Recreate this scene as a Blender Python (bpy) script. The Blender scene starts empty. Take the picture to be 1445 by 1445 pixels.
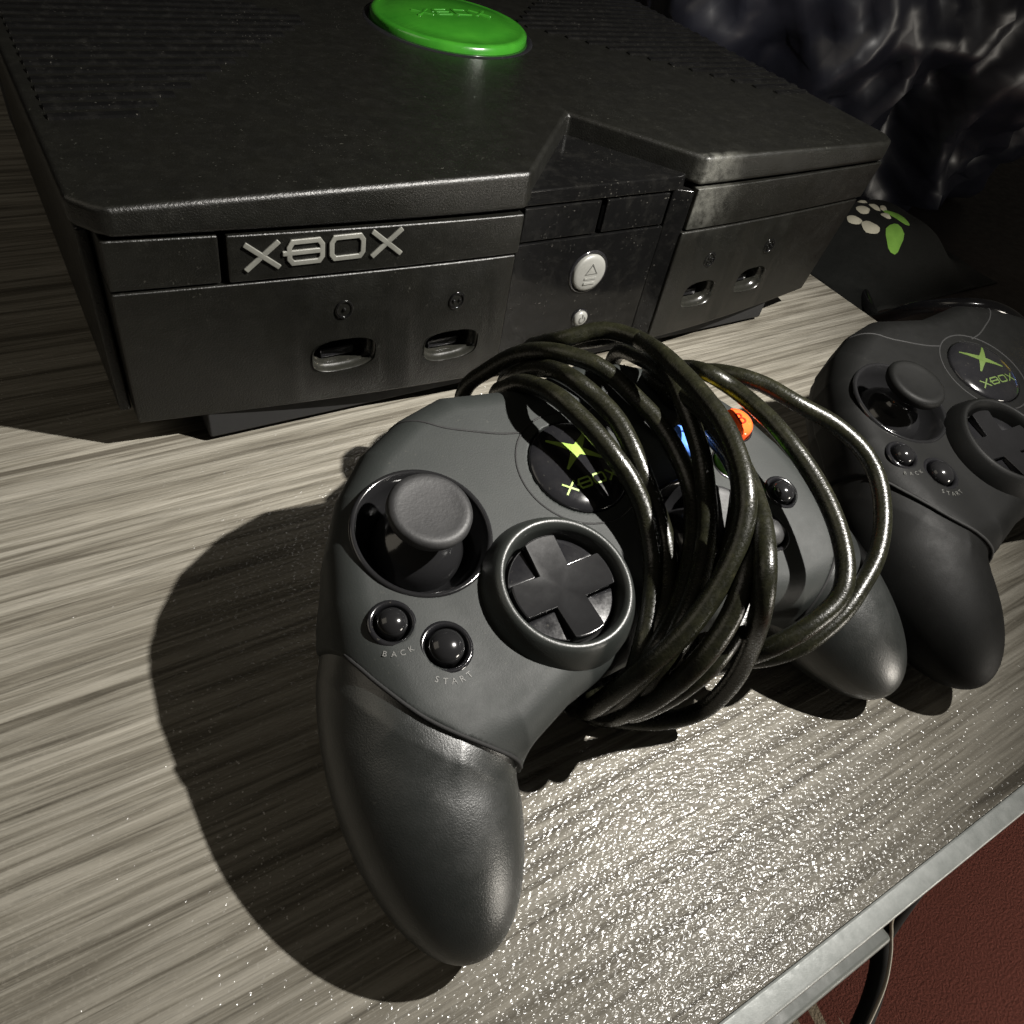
import bpy, bmesh, math, random
import numpy as np
from mathutils import Vector, Matrix
random.seed(7)
rng = np.random.default_rng(7)
SC = bpy.context.scene
COL = SC.collection
CM = 0.01

# ---------------------------------------------------------------- camera
cam_d = bpy.data.cameras.new('camera'); cam = bpy.data.objects.new('camera', cam_d); COL.objects.link(cam)
R = Matrix(((0.849775786, 0.270391913, -0.452514449), (-0.503138955, 0.672129941, -0.543224203), (0.157265079, 0.689296421, 0.707204453)))
cam.matrix_world = Matrix.Translation((0, 0, 0.21)) @ R.to_4x4()
cam_d.sensor_width = 36; cam_d.lens = 36 * 1086 / 1445; cam_d.clip_start = 0.01; cam_d.clip_end = 20
SC.camera = cam

# ---------------------------------------------------------------- world + lamps
w = bpy.data.worlds.new('World'); SC.world = w; w.use_nodes = True
bg = w.node_tree.nodes['Background']; bg.inputs[0].default_value = (1.0, 0.90, 0.74, 1); bg.inputs[1].default_value = 0.040
SC.view_settings.view_transform = 'Standard'; SC.view_settings.look = 'None'; SC.view_settings.gamma = 1
SC.view_settings.exposure = 0.0

def lamp(name, kind, loc, target, energy, color, **kw):
    d = bpy.data.lights.new(name, kind); d.energy = energy; d.color = color
    for k, v in kw.items(): setattr(d, k, v)
    o = bpy.data.objects.new(name, d); COL.objects.link(o)
    o.location = Vector(loc) * CM
    o.rotation_euler = (Vector(target) - Vector(loc)).to_track_quat('-Z', 'Y').to_euler()
    return o
lamp('key_lamp', 'SPOT', (31, -1, 38), (-3, 61, 0), 38, (1.0, 0.96, 0.90), shadow_soft_size=0.004, spot_size=math.radians(125), spot_blend=1.0)
lamp('ceiling_lamp', 'AREA', (-95, 55, 115), (14, 12, 0), 3.0, (1.0, 0.90, 0.74), size=0.9)
lamp('added_floor_fill', 'AREA', (70, -75, -4), (28, -10, -40), 5.0, (1.0, 0.93, 0.82), size=0.2)  # added area light with no known source, brightens the carpet below the table

# ---------------------------------------------------------------- materials
def node_mat(name):
    m = bpy.data.materials.new(name); m.use_nodes = True
    nt = m.node_tree; b = nt.nodes['Principled BSDF']
    return m, nt, b
def nd(nt, t, **kw):
    n = nt.nodes.new(t)
    for k, v in kw.items(): setattr(n, k, v)
    return n
def coords(nt, scale=(100, 100, 100), rot=(0, 0, 0)):
    tc = nd(nt, 'ShaderNodeTexCoord'); mp = nd(nt, 'ShaderNodeMapping')
    mp.inputs['Scale'].default_value = scale; mp.inputs['Rotation'].default_value = rot
    nt.links.new(tc.outputs['Object'], mp.inputs['Vector']); return mp.outputs[0]
def noise(nt, vec, scale, detail=3, rough=0.6, dist=0):
    n = nd(nt, 'ShaderNodeTexNoise'); n.inputs['Scale'].default_value = scale
    n.inputs['Detail'].default_value = detail; n.inputs['Roughness'].default_value = rough
    n.inputs['Distortion'].default_value = dist
    nt.links.new(vec, n.inputs['Vector']); return n.outputs['Fac']
def ramp(nt, fac, stops, interp='LINEAR'):
    r = nd(nt, 'ShaderNodeValToRGB'); r.color_ramp.interpolation = interp
    e = r.color_ramp.elements
    while len(e) < len(stops): e.new(0.5)
    for i, (p, c) in enumerate(stops):
        e[i].position = p; e[i].color = (*c, 1) if len(c) == 3 else c
    nt.links.new(fac, r.inputs[0]); return r.outputs[0]
def mix(nt, fac, a, b, mode='MIX'):
    m = nd(nt, 'ShaderNodeMix', data_type='RGBA', blend_type=mode)
    for s, v in ((0, fac), (6, a), (7, b)):
        if hasattr(v, 'is_linked') or hasattr(v, 'links'): nt.links.new(v, m.inputs[s])
        else: m.inputs[s].default_value = v if s == 0 else (*v, 1)
    return m.outputs[2]
def bump(nt, h, strength, dist, normal=None):
    b = nd(nt, 'ShaderNodeBump'); b.inputs['Strength'].default_value = strength; b.inputs['Distance'].default_value = dist
    nt.links.new(h, b.inputs['Height'])
    if normal: nt.links.new(normal, b.inputs['Normal'])
    return b.outputs[0]
def g(v): return (v, v, v)

def plastic(name, base, dark=None, rough=0.5, rvar=0.1, grain=6.0, gstr=0.25, dust=0.0, dustcol=(0.16, 0.15, 0.12), spec=0.5, gdist=0.0002, pale_patch=False):
    """moulded plastic: fine grain relief, slow tone variation, optional dust specks"""
    m, nt, b = node_mat(name); v = coords(nt)
    slow = noise(nt, v, 0.7, 4)
    dark = dark or tuple(c * 0.8 for c in base)
    col = ramp(nt, slow, [(0.3, dark), (0.7, base)])
    if dust:
        sp = noise(nt, v, 9.0, 2, 0.5)
        area = noise(nt, v, 0.45, 3)
        s1 = ramp(nt, sp, [(0.69, g(0)), (0.73, g(1))])
        s2 = ramp(nt, area, [(0.45, g(0)), (0.7, g(dust))])
        mm = nd(nt, 'ShaderNodeMath', operation='MULTIPLY'); nt.links.new(s1, mm.inputs[0]); nt.links.new(s2, mm.inputs[1])
        col = mix(nt, mm.outputs[0], col, dustcol)
        # a thin film of dust
        film = noise(nt, v, 1.6, 6, 0.7)
        f1 = ramp(nt, film, [(0.5, g(0)), (0.85, g(0.10 * dust))])
        col = mix(nt, f1, col, dustcol)
    if pale_patch:   # paler patch on the right wing where it meets the recess
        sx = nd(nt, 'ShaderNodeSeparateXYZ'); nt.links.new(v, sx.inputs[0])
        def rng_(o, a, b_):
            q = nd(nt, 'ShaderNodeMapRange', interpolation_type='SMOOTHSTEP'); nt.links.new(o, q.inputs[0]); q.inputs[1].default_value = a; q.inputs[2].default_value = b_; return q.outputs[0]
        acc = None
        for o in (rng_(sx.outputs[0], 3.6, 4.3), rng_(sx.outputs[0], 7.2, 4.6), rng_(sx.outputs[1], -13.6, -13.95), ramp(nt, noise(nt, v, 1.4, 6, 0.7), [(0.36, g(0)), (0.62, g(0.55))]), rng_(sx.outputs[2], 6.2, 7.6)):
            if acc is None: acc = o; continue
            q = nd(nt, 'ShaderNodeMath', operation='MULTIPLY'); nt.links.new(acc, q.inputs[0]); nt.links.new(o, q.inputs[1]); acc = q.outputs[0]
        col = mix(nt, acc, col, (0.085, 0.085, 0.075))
    nt.links.new(col, b.inputs['Base Color'])
    rr = ramp(nt, noise(nt, v, 1.3, 5, 0.7), [(0.3, g(max(0.03, rough - rvar))), (0.7, g(min(1, rough + rvar)))])
    nt.links.new(rr, b.inputs['Roughness'])
    b.inputs['Specular IOR Level'].default_value = spec
    if gstr:
        nt.links.new(bump(nt, noise(nt, v, grain, 3, 0.6), gstr, gdist), b.inputs['Normal'])
    return m

M = {}
M['shell'] = plastic('controller_shell_plastic', (0.0135, 0.0155, 0.0145), (0.011, 0.0128, 0.012), rough=0.60, rvar=0.04, grain=22, gstr=0.35, gdist=0.00012, dust=0.12, spec=0.28)
M['grip'] = plastic('controller_grip_plastic', (0.010, 0.0115, 0.0108), (0.008, 0.0092, 0.0086), rough=0.37, rvar=0.06, grain=22, gstr=0.4, gdist=0.00018, dust=0.15, spec=0.8)
M['shell_shade'] = plastic('shade_tinted_plastic', (0.0022, 0.0023, 0.0021), rough=0.6, rvar=0.06, grain=22, gstr=0.3, gdist=0.0001, dust=0.05, spec=0.14)  # shade on the second controller, put into a darker base colour
M['collar'] = plastic('collar_plastic', (0.016, 0.018, 0.0165), rough=0.4, rvar=0.05, grain=22, gstr=0.4, gdist=0.00014, spec=0.5)
M['gloss'] = plastic('glossy_black_plastic', (0.008, 0.008, 0.009), rough=0.14, rvar=0.06, grain=3, gstr=0.08, dust=0.25)
M['gloss_clean'] = plastic('button_gloss_black', (0.009, 0.009, 0.0095), rough=0.13, rvar=0.015, grain=3, gstr=0.04)
M['rubber'] = plastic('thumb_rubber', (0.013, 0.013, 0.0135), (0.009, 0.009, 0.0094), rough=0.55, rvar=0.08, grain=12, gstr=0.3, dust=0.3, dustcol=(0.06, 0.06, 0.058), spec=0.4)
M['console'] = plastic('console_textured_plastic', (0.0034, 0.0034, 0.0026), (0.0026, 0.0026, 0.0021), rough=0.37, rvar=0.05, grain=16, gstr=0.6, gdist=0.0003, dust=0.35, dustcol=(0.10, 0.10, 0.085), spec=0.34, pale_patch=True)
M['panel'] = plastic('console_panel_gloss', (0.003, 0.003, 0.003), rough=0.12, rvar=0.05, grain=14, gstr=0.02, dust=0.5, dustcol=(0.12, 0.115, 0.10), spec=0.22)
M['groove'] = plastic('seam_dark', (0.0016, 0.0016, 0.0016), rough=0.8, rvar=0.05, gstr=0)
M['silver'] = plastic('silver_paint', (0.15, 0.15, 0.14), (0.11, 0.11, 0.10), rough=0.38, rvar=0.08, grain=20, gstr=0.2, gdist=0.0001)
M['silver_logo'] = plastic('worn_silver_letters', (0.125, 0.125, 0.11), (0.07, 0.07, 0.062), rough=0.4, rvar=0.1, grain=14, gstr=0.3)
M['mark'] = plastic('embossed_mark', (0.06, 0.06, 0.055), rough=0.35, gstr=0)
M['trim_gray'] = plastic('legend_print', (0.065, 0.065, 0.06), rough=0.4, gstr=0)
M['green_print'] = plastic('green_print', (0.20, 0.30, 0.05), (0.15, 0.24, 0.04), rough=0.4, gstr=0)
M['green_shade'] = plastic('shade_tinted_green_print', (0.05, 0.08, 0.015), rough=0.5, gstr=0)  # second controller's logo print, darkened to carry the same shade
M['sock'] = plastic('socket_plastic', (0.012, 0.012, 0.010), rough=0.25, gstr=0.1, dust=0.8)
def gel(name, col, rough=0.12):
    m = plastic(name, col, tuple(c * 0.85 for c in col), rough=rough, rvar=0.04, grain=5, gstr=0.05); return m
M['blue'] = gel('blue_button', (0.10, 0.24, 0.75)); M['red'] = gel('red_button', (0.85, 0.10, 0.02))
M['yellow'] = gel('yellow_button', (0.75, 0.55, 0.03)); M['green'] = gel('green_button', (0.15, 0.42, 0.04))
M['bluel'] = gel('blue_letter', (0.02, 0.05, 0.20)); M['redl'] = gel('red_letter', (0.30, 0.02, 0.01))
M['dkl'] = gel('dark_letter', (0.03, 0.05, 0.01))

def jewel_mat():
    m, nt, b = node_mat('green_jewel_plastic'); v = coords(nt)
    c = ramp(nt, noise(nt, v, 0.5, 4), [(0.3, (0.012, 0.085, 0.006)), (0.7, (0.021, 0.118, 0.009))])
    nt.links.new(c, b.inputs['Base Color']); b.inputs['Roughness'].default_value = 0.2
    sc = nd(nt, 'ShaderNodeMapping'); nt.links.new(v, sc.inputs['Vector']); sc.inputs['Scale'].default_value = (0.35, 6, 1)
    nt.links.new(bump(nt, noise(nt, sc.outputs[0], 1.2, 4), 0.25, 0.0004), b.inputs['Normal'])
    b.inputs['Coat Weight'].default_value = 0.4; b.inputs['Coat Roughness'].default_value = 0.08
    return m
M['jewel'] = jewel_mat()

def cable_mat():
    m, nt, b = node_mat('cable_rubber'); v = coords(nt)
    n1 = noise(nt, v, 2.6, 6, 0.75); n2 = noise(nt, v, 13, 3, 0.6)
    c = ramp(nt, n1, [(0.35, (0.004, 0.0042, 0.0024)), (0.60, (0.009, 0.0092, 0.0048)), (0.80, (0.030, 0.028, 0.014))])
    nt.links.new(c, b.inputs['Base Color'])
    r = ramp(nt, n2, [(0.3, g(0.22)), (0.75, g(0.40))]); nt.links.new(r, b.inputs['Roughness'])
    b.inputs['Specular IOR Level'].default_value = 0.34
    nt.links.new(bump(nt, n2, 0.35, 0.0003), b.inputs['Normal'])
    return m
M['cable'] = cable_mat()

def table_mat():
    m, nt, b = node_mat('grey_wood_laminate')
    v = coords(nt)
    def stretched(sx, sy, scale, det, dist=0.0, off=0):
        mp = nd(nt, 'ShaderNodeMapping'); nt.links.new(v, mp.inputs['Vector'])
        mp.inputs['Scale'].default_value = (sx, sy, 1); mp.inputs['Location'].default_value = (off, off * 2.3, 0)
        return noise(nt, mp.outputs[0], scale, det, 0.62, dist)
    a = stretched(0.06, 2.3, 1.3, 5, 0.7)            # main streaks
    f = stretched(0.25, 5.2, 2.0, 4, 0.5, 7)          # fine fibres
    s = stretched(0.04, 0.40, 1.0, 3, 0.0, 3)         # broad tone bands
    ca = ramp(nt, a, [(0.34, (0.070, 0.063, 0.050)), (0.44, (0.122, 0.112, 0.091)), (0.53, (0.175, 0.163, 0.136)), (0.70, (0.235, 0.221, 0.188))])
    cf = ramp(nt, f, [(0.30, g(0.70)), (0.46, g(0.94)), (0.60, g(1.05))])
    cs = ramp(nt, s, [(0.3, g(0.82)), (0.7, g(1.1))])
    c = mix(nt, 1.0, ca, cf, 'MULTIPLY'); c = mix(nt, 1.0, c, cs, 'MULTIPLY')
    nt.links.new(c, b.inputs['Base Color'])
    b.inputs['Roughness'].default_value = 0.5
    b.inputs['Specular IOR Level'].default_value = 0.08
    # pressed pearl texture of the laminate: short worm-like ridges that glint
    mp = nd(nt, 'ShaderNodeMapping'); nt.links.new(v, mp.inputs['Vector']); mp.inputs['Scale'].default_value = (0.7, 1.3, 1)
    mp.inputs['Rotation'].default_value = (0, 0, 0.5)
    worm = noise(nt, mp.outputs[0], 9.0, 0.6, 0.5, 0.5)
    wr = ramp(nt, worm, [(0.42, g(0)), (0.5, g(1)), (0.58, g(0))])
    n1 = bump(nt, worm, 1.0, 0.0005)
    n2 = bump(nt, a, 0.55, 0.0010, bump(nt, f, 0.35, 0.0005))
    nt.links.new(n2, b.inputs['Normal'])
    b.inputs['Coat Weight'].default_value = 0.8; b.inputs['Coat Roughness'].default_value = 0.20
    nt.links.new(n1, b.inputs['Coat Normal'])
    return m
M['table'] = table_mat()

def metal_edge():
    m, nt, b = node_mat('scuffed_edge_banding'); v = coords(nt)
    n = noise(nt, v, 1.8, 6, 0.7)
    c = ramp(nt, n, [(0.3, (0.27, 0.29, 0.28)), (0.7, (0.40, 0.42, 0.41))])
    nt.links.new(c, b.inputs['Base Color']); b.inputs['Metallic'].default_value = 0.1
    r = ramp(nt, noise(nt, v, 4, 5, 0.7), [(0.3, g(0.32)), (0.7, g(0.6))]); nt.links.new(r, b.inputs['Roughness'])
    nt.links.new(bump(nt, n, 0.3, 0.0004), b.inputs['Normal'])
    return m
M['edge'] = metal_edge()
M['steel'] = plastic('grey_steel_rail', (0.20, 0.215, 0.20), rough=0.5, rvar=0.1, grain=6, gstr=0.1)

def bag_mat():
    m, nt, b = node_mat('black_bin_bag_film'); v = coords(nt)
    b.inputs['Base Color'].default_value = (0.006, 0.0065, 0.011, 1); b.inputs['Roughness'].default_value = 0.42
    n = noise(nt, v, 0.22, 2, 0.5, 0.3)
    nt.links.new(bump(nt, n, 0.45, 0.006), b.inputs['Normal'])
    return m
M['bag'] = bag_mat()
M['darkwood'] = plastic('dark_brown_board', (0.018, 0.012, 0.009), (0.012, 0.008, 0.006), rough=0.6, grain=4, gstr=0.1)
M['cloth'] = plastic('dark_green_fabric', (0.003, 0.004, 0.003), rough=0.9, grain=14, gstr=0.6, gdist=0.0005)
M['spot'] = plastic('cream_print', (0.75, 0.72, 0.58), (0.62, 0.60, 0.48), rough=0.8, grain=12, gstr=0.3)
M['lime'] = plastic('lime_print', (0.30, 0.62, 0.10), (0.22, 0.48, 0.07), rough=0.8, grain=12, gstr=0.3)
M['white'] = plastic('ivory_cord', (0.62, 0.56, 0.45), rough=0.45, gstr=0)
def wall_mat():
    return plastic('dark_wall_paint', (0.006, 0.005, 0.005), rough=0.85, grain=0.6, gstr=0.2, gdist=0.002)
M['wall'] = wall_mat()
def carpet():
    m, nt, b = node_mat('red_brown_carpet'); v = coords(nt)
    wv = nd(nt, 'ShaderNodeTexWave'); wv.inputs['Scale'].default_value = 0.16; wv.inputs['Distortion'].default_value = 1.5; wv.inputs['Detail'].default_value = 3
    mp = nd(nt, 'ShaderNodeMapping'); mp.inputs['Rotation'].default_value = (0, 0, 0.25); nt.links.new(v, mp.inputs['Vector'])
    nt.links.new(mp.outputs[0], wv.inputs['Vector'])
    f = noise(nt, v, 5, 4, 0.7)
    red = ramp(nt, f, [(0.3, (0.16, 0.045, 0.032)), (0.7, (0.30, 0.085, 0.06))])
    cream = ramp(nt, f, [(0.3, (0.34, 0.27, 0.19)), (0.7, (0.55, 0.46, 0.34))])
    st = ramp(nt, wv.outputs['Fac'], [(0.58, g(0)), (0.68, g(1))])
    reg = nd(nt, 'ShaderNodeSeparateXYZ'); nt.links.new(v, reg.inputs[0])
    lim = nd(nt, 'ShaderNodeMath', operation='LESS_THAN'); nt.links.new(reg.outputs[0], lim.inputs[0]); lim.inputs[1].default_value = 35.5
    mu = nd(nt, 'ShaderNodeMath', operation='MULTIPLY'); nt.links.new(st, mu.inputs[0]); nt.links.new(lim.outputs[0], mu.inputs[1])
    nt.links.new(mix(nt, mu.outputs[0], red, cream), b.inputs['Base Color'])
    b.inputs['Roughness'].default_value = 0.95
    nt.links.new(bump(nt, f, 1.0, 0.004), b.inputs['Normal'])
    return m
M['carpet'] = carpet()

# ---------------------------------------------------------------- object helpers (all lengths in cm)
def mesh_obj(name, V, F, mat, parent=None, org=(0, 0, 0), smooth=False, kind=None, label=None):
    me = bpy.data.meshes.new(name)
    V = (np.asarray(V, float) - np.asarray(org, float)) * CM
    me.from_pydata([tuple(p) for p in V], [], [tuple(int(i) for i in f) for f in F])
    me.materials.append(mat)
    if smooth: me.polygons.foreach_set('use_smooth', [True] * len(me.polygons))
    me.update()
    o = bpy.data.objects.new(name, me); COL.objects.link(o)
    if parent: o.parent = parent
    if kind: o['kind'] = kind
    if label: o['label'] = label
    return o
def thing(name, label, cat, loc, group=None, rot=None):
    o = bpy.data.objects.new(name, None); COL.objects.link(o)
    o.empty_display_size = 0.02
    o.location = Vector(loc) * CM
    if rot is not None: o.rotation_euler = rot.to_euler()
    o['label'] = label; o['category'] = cat
    if group: o['group'] = group
    return o
def tag(o, label, cat, group=None):
    o['label'] = label; o['category'] = cat
    if group: o['group'] = group
def bevel(o, width, seg=2, ang=35):
    b = o.modifiers.new('bevel', 'BEVEL'); b.width = width * CM; b.segments = seg; b.limit_method = 'ANGLE'; b.angle_limit = math.radians(ang)
    b.harden_normals = False
    for p in o.data.polygons: p.use_smooth = True
    wn = o.modifiers.new('wn', 'WEIGHTED_NORMAL'); wn.keep_sharp = False; wn.weight = 80
    return o
def box(x0, x1, y0, y1, z0, z1):
    V = [(x, y, z) for z in (z0, z1) for y in (y0, y1) for x in (x0, x1)]
    F = [(0, 2, 3, 1), (4, 5, 7, 6), (0, 1, 5, 4), (1, 3, 7, 5), (3, 2, 6, 7), (2, 0, 4, 6)]
    return V, F
def prism(poly, zb, zt):
    n = len(poly)
    fb = zb if callable(zb) else (lambda x, y: zb); ft = zt if callable(zt) else (lambda x, y: zt)
    V = [(x, y, fb(x, y)) for x, y in poly] + [(x, y, ft(x, y)) for x, y in poly]
    F = [tuple(range(n - 1, -1, -1)), tuple(range(n, 2 * n))] + [(i, (i + 1) % n, n + (i + 1) % n, n + i) for i in range(n)]
    return V, F
def lathe(profile, seg=56, center=(0, 0, 0), close=True):
    """profile of (radius, height); axis along local z"""
    V, F = [], []
    cx, cy, cz = center
    rings = []
    for r, h in profile:
        if r < 1e-6:
            rings.append([len(V)]); V.append((cx, cy, cz + h))
        else:
            rings.append(list(range(len(V), len(V) + seg)))
            V += [(cx + r * math.cos(2 * math.pi * i / seg), cy + r * math.sin(2 * math.pi * i / seg), cz + h) for i in range(seg)]
    for a, b in zip(rings, rings[1:]):
        for i in range(seg):
            j = (i + 1) % seg
            if len(a) == 1 and len(b) == 1: continue
            if len(a) == 1: F.append((a[0], b[j], b[i]))
            elif len(b) == 1: F.append((a[i], a[j], b[0]))
            else: F.append((a[i], a[j], b[j], b[i]))
    return V, [f[::-1] for f in F]
def tube(path, r, seg=14, closed=False, cap=True):
    P = [Vector(p) for p in path]; n = len(P)
    V, F = [], []
    up = None
    for i in range(n):
        if closed: t = (P[(i + 1) % n] - P[i - 1]).normalized()
        else: t = (P[min(i + 1, n - 1)] - P[max(i - 1, 0)]).normalized()
        if up is None:
            up = t.orthogonal().normalized()
        else:
            up = (up - t * up.dot(t)).normalized()
        s = t.cross(up)
        rr = r(i / (n - 1)) if callable(r) else r
        for k in range(seg):
            a = 2 * math.pi * k / seg
            V.append(tuple(P[i] + (up * math.cos(a) + s * math.sin(a)) * rr))
    m = n if closed else n - 1
    for i in range(m):
        off = 0
        if closed and i == n - 1:
            a0 = Vector(V[i * seg]); off = min(range(seg), key=lambda k: (Vector(V[k]) - a0).length)
        for k in range(seg):
            a = i * seg + k; b = i * seg + (k + 1) % seg
            j = (i + 1) % n
            F.append((a, j * seg + (k + off) % seg, j * seg + (k + 1 + off) % seg, b))
    if not closed and cap:
        F.append(tuple(range(seg))); F.append(tuple(range((n - 1) * seg + seg - 1, (n - 1) * seg - 1, -1)))
    return V, F
def catmull(pts, sub=8, closed=False):
    P = [np.array(p, float) for p in pts]; n = len(P); out = []
    for i in range(n if closed else n - 1):
        p1, p2 = P[i], P[(i + 1) % n]
        p0 = P[i - 1] if (closed or i > 0) else 2 * p1 - p2
        p3 = P[(i + 2) % n] if (closed or i + 2 < n) else 2 * p2 - p1
        for k in range(sub):
            t = k / sub
            out.append(tuple(0.5 * (2 * p1 + (p2 - p0) * t + (2 * p0 - 5 * p1 + 4 * p2 - p3) * t * t + (3 * p1 - p0 - 3 * p2 + p3) * t ** 3)))
    if not closed: out.append(tuple(P[-1]))
    return out
def join(parts):
    V, F = [], []
    for v, f in parts:
        n = len(V); V += [tuple(p) for p in v]; F += [tuple(i + n for i in q) for q in f]
    return V, F
def xform(vf, fn): return [fn(*p) for p in vf[0]], vf[1]
def strokes(lines, wd, h, closed=()):
    """flat-topped bars following poly-lines in the xy plane, thickness h (z 0..h); mitred joints"""
    parts = []
    for li, L in enumerate(lines):
        P = [Vector((p[0], p[1])) for p in L]; n = len(P); cl = li in closed
        Lf, Rt = [], []
        for i in range(n):
            if cl: a, b = P[i - 1], P[(i + 1) % n]
            else: a, b = P[max(i - 1, 0)], P[min(i + 1, n - 1)]
            d1 = (P[i] - a).normalized() if (P[i] - a).length > 1e-9 else (b - P[i]).normalized()
            d2 = (b - P[i]).normalized() if (b - P[i]).length > 1e-9 else d1
            nrm = Vector((-(d1.y + d2.y), d1.x + d2.x)).normalized()
            c = max(0.4, nrm.dot(Vector((-d1.y, d1.x))))
            o = nrm * (wd / 2 / c); Lf.append(P[i] + o); Rt.append(P[i] - o)
        V = [(*p, z) for z in (0, h) for p in Lf] + [(*p, z) for z in (0, h) for p in Rt]
        F = []
        for i in range(n if cl else n - 1):
            j = (i + 1) % n
            F += [(n + i, 2 * n + n + i, 3 * n + j, n + j), (i, j, 2 * n + j, 2 * n + i), (i, n + i, n + j, j), (2 * n + i, 2 * n + j, 3 * n + j, 3 * n + i)]
        if not cl:
            F += [(0, 2 * n, 3 * n, n), (n - 1, 2 * n - 1, 4 * n - 1, 3 * n - 1)]
        parts.append((V, F))
    return join(parts)
def text_vf(s, size, h, spacing=1.0):
    c = bpy.data.curves.new('t', 'FONT'); c.body = s; c.size = size; c.extrude = h / 2; c.align_x = 'CENTER'; c.align_y = 'CENTER'; c.space_character = spacing
    c.resolution_u = 3
    o = bpy.data.objects.new('t', c); COL.objects.link(o)
    dg = bpy.context.evaluated_depsgraph_get(); me = bpy.data.meshes.new_from_object(o.evaluated_get(dg))
    V = [(v.co.x, v.co.y, v.co.z + h / 2) for v in me.vertices]; F = [tuple(p.vertices) for p in me.polygons]
    bpy.data.objects.remove(o); bpy.data.curves.remove(c); bpy.data.meshes.remove(me)
    return V, F
def fix_normals(o):
    bm = bmesh.new(); bm.from_mesh(o.data); bmesh.ops.recalc_face_normals(bm, faces=bm.faces); bm.to_mesh(o.data); bm.free()
def logo_letters(w, h, stroke):
    """X B O X in the squared style of the badge; returns poly-lines centred on 0"""
    lw = w * 0.205; gap = (w - 4 * lw) / 3
    lines = []; closed = []
    def X(x0, f=0):
        lines.append([(x0, -h / 2), (x0 + lw, h / 2)]); lines.append([(x0, h / 2), (x0 + lw, -h / 2)])
    def ring(x0, y0, x1, y1, c, cl=True):
        closed.append(len(lines)); lines.append([(x0 + c, y0), (x1 - c, y0), (x1, y0 + c * 1.5), (x1, y1 - c * 1.5), (x1 - c, y1), (x0 + c, y1), (x0, y1 - c * 1.5), (x0, y0 + c * 1.5)])
    x = -w / 2
    X(x); x += lw + gap
    ring(x, -h / 2 + stroke / 2, x + lw, h / 2 - stroke / 2, lw * 0.10)
    lines.append([(x - gap * 0.7, 0), (x + lw, 0)]); x += lw + gap
    ring(x, -h / 2 + stroke / 2, x + lw, h / 2 - stroke / 2, lw * 0.10); x += lw + gap
    X(x)
    return lines, closed

# ================================================================= SETTING
mesh_obj('floor', *box(-150, 200, -120, 220, -41, -40), M['carpet'], kind='structure')
mesh_obj('wall', *box(-200, 260, 150, 154, -40, 200), M['wall'], kind='structure')

# table: laminate top with an edge band along the front
TX1, TY0 = 42.0, -0.72
table = thing('table', 'table with streaky grey-brown wood laminate top and pale scuffed edge band', 'table', (5, 40, -40))
T0 = (5, 40, -40)
bevel(mesh_obj('tabletop', *box(-45, TX1, TY0, 78, -2.2, 0), M['table'], table, T0), 0.06, 2)
prof = [(0.0, -0.06), (-0.04, -0.02), (-0.50, -0.07), (-0.58, -0.13), (-0.60, -0.3), (-0.62, -1.4), (0.0, -1.6)]
V = [(x, TY0 - 0.01 + a, b) for x in (-45, TX1) for a, b in prof]; n = len(prof)
F = [(i, i + 1, n + i + 1, n + i) for i in range(n - 1)] + [tuple(range(n - 1, -1, -1)), tuple(range(n, 2 * n))]
fix_normals(bevel(mesh_obj('edge_band', V, F, M['edge'], table, T0), 0.03, 2))
bevel(mesh_obj('support_rail', *box(-43, 16.9, -1.85, -0.9, -4.5, -2.6), M['steel'], table, T0), 0.15, 3)
for lx in (-42, 38.5):
    for ly in (1.5, 72): bevel(mesh_obj('leg', *box(lx, lx + 3, ly, ly + 3, -40, -2.25), M['steel'], table, T0), 0.1)

# low dark cabinet on the right of the table
cab = thing('low_cabinet', 'low dark brown wooden cabinet standing past the right end of the table', 'cabinet', (80, 45, -40))
C0 = (80, 45, -40)
bevel(mesh_obj('cabinet_top', *box(43.2, 125, 20, 110, -7.6, -6), M['darkwood'], cab, C0), 0.15)
bevel(mesh_obj('cabinet_body', *box(44.5, 124, 21.5, 109, -40, -7.65), M['darkwood'], cab, C0), 0.2)

# ================================================================= CONSOLE
YF, ZT = 22.87, 9.96
XL0, XL1, XR0, XR1 = 2.3, 16.45, 25.15, 36.95        # wing spans along the front
def sw(x):                                            # sweep of the wing front, 0 at the recess, 1 at the outer end
    if x < 20: return max(0.0, (XL1 - x) / (XL1 - XL0)) ** 1.5
    return max(0.0, (x - XR0) / (XR1 - XR0)) ** 1.5
def yf(x, z): return YF + 0.13 * (ZT - z) * sw(x)
def lerp(a, b, t): return a + (b - a) * t
def zs(x, a, b):                                      # seam height: a at the recess, b at the outer end
    return lerp(a, b, sw(x))
S0 = (20.85, 37, 0)
con = thing('game_console', 'large black game console with green oval badge on its ribbed lid', 'game console', S0)

def wing_block(name, x0, x1, zt, zb, off=0.0, depth=2.6, mat='console', n=22, bev=0.07, label=None):
    xs = np.linspace(x0, x1, n); V = []
    for x in xs:
        a, b = zt(x), zb(x)
        V += [(x, yf(x, a) - off, a), (x, yf(x, b) - off, b), (x, YF + depth, b), (x, YF + depth, a)]
    F = []
    for i in range(n - 1):
        for k in range(4):
            F.append((4 * i + k, 4 * i + (k + 1) % 4, 4 * i + 4 + (k + 1) % 4, 4 * i + 4 + k))
    F += [(0, 3, 2, 1), tuple(4 * (n - 1) + k for k in range(4))]
    o = mesh_obj(name, V, F, M[mat], con, S0, label=label); fix_normals(o); bevel(o, bev, 2, 40); return o

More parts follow.
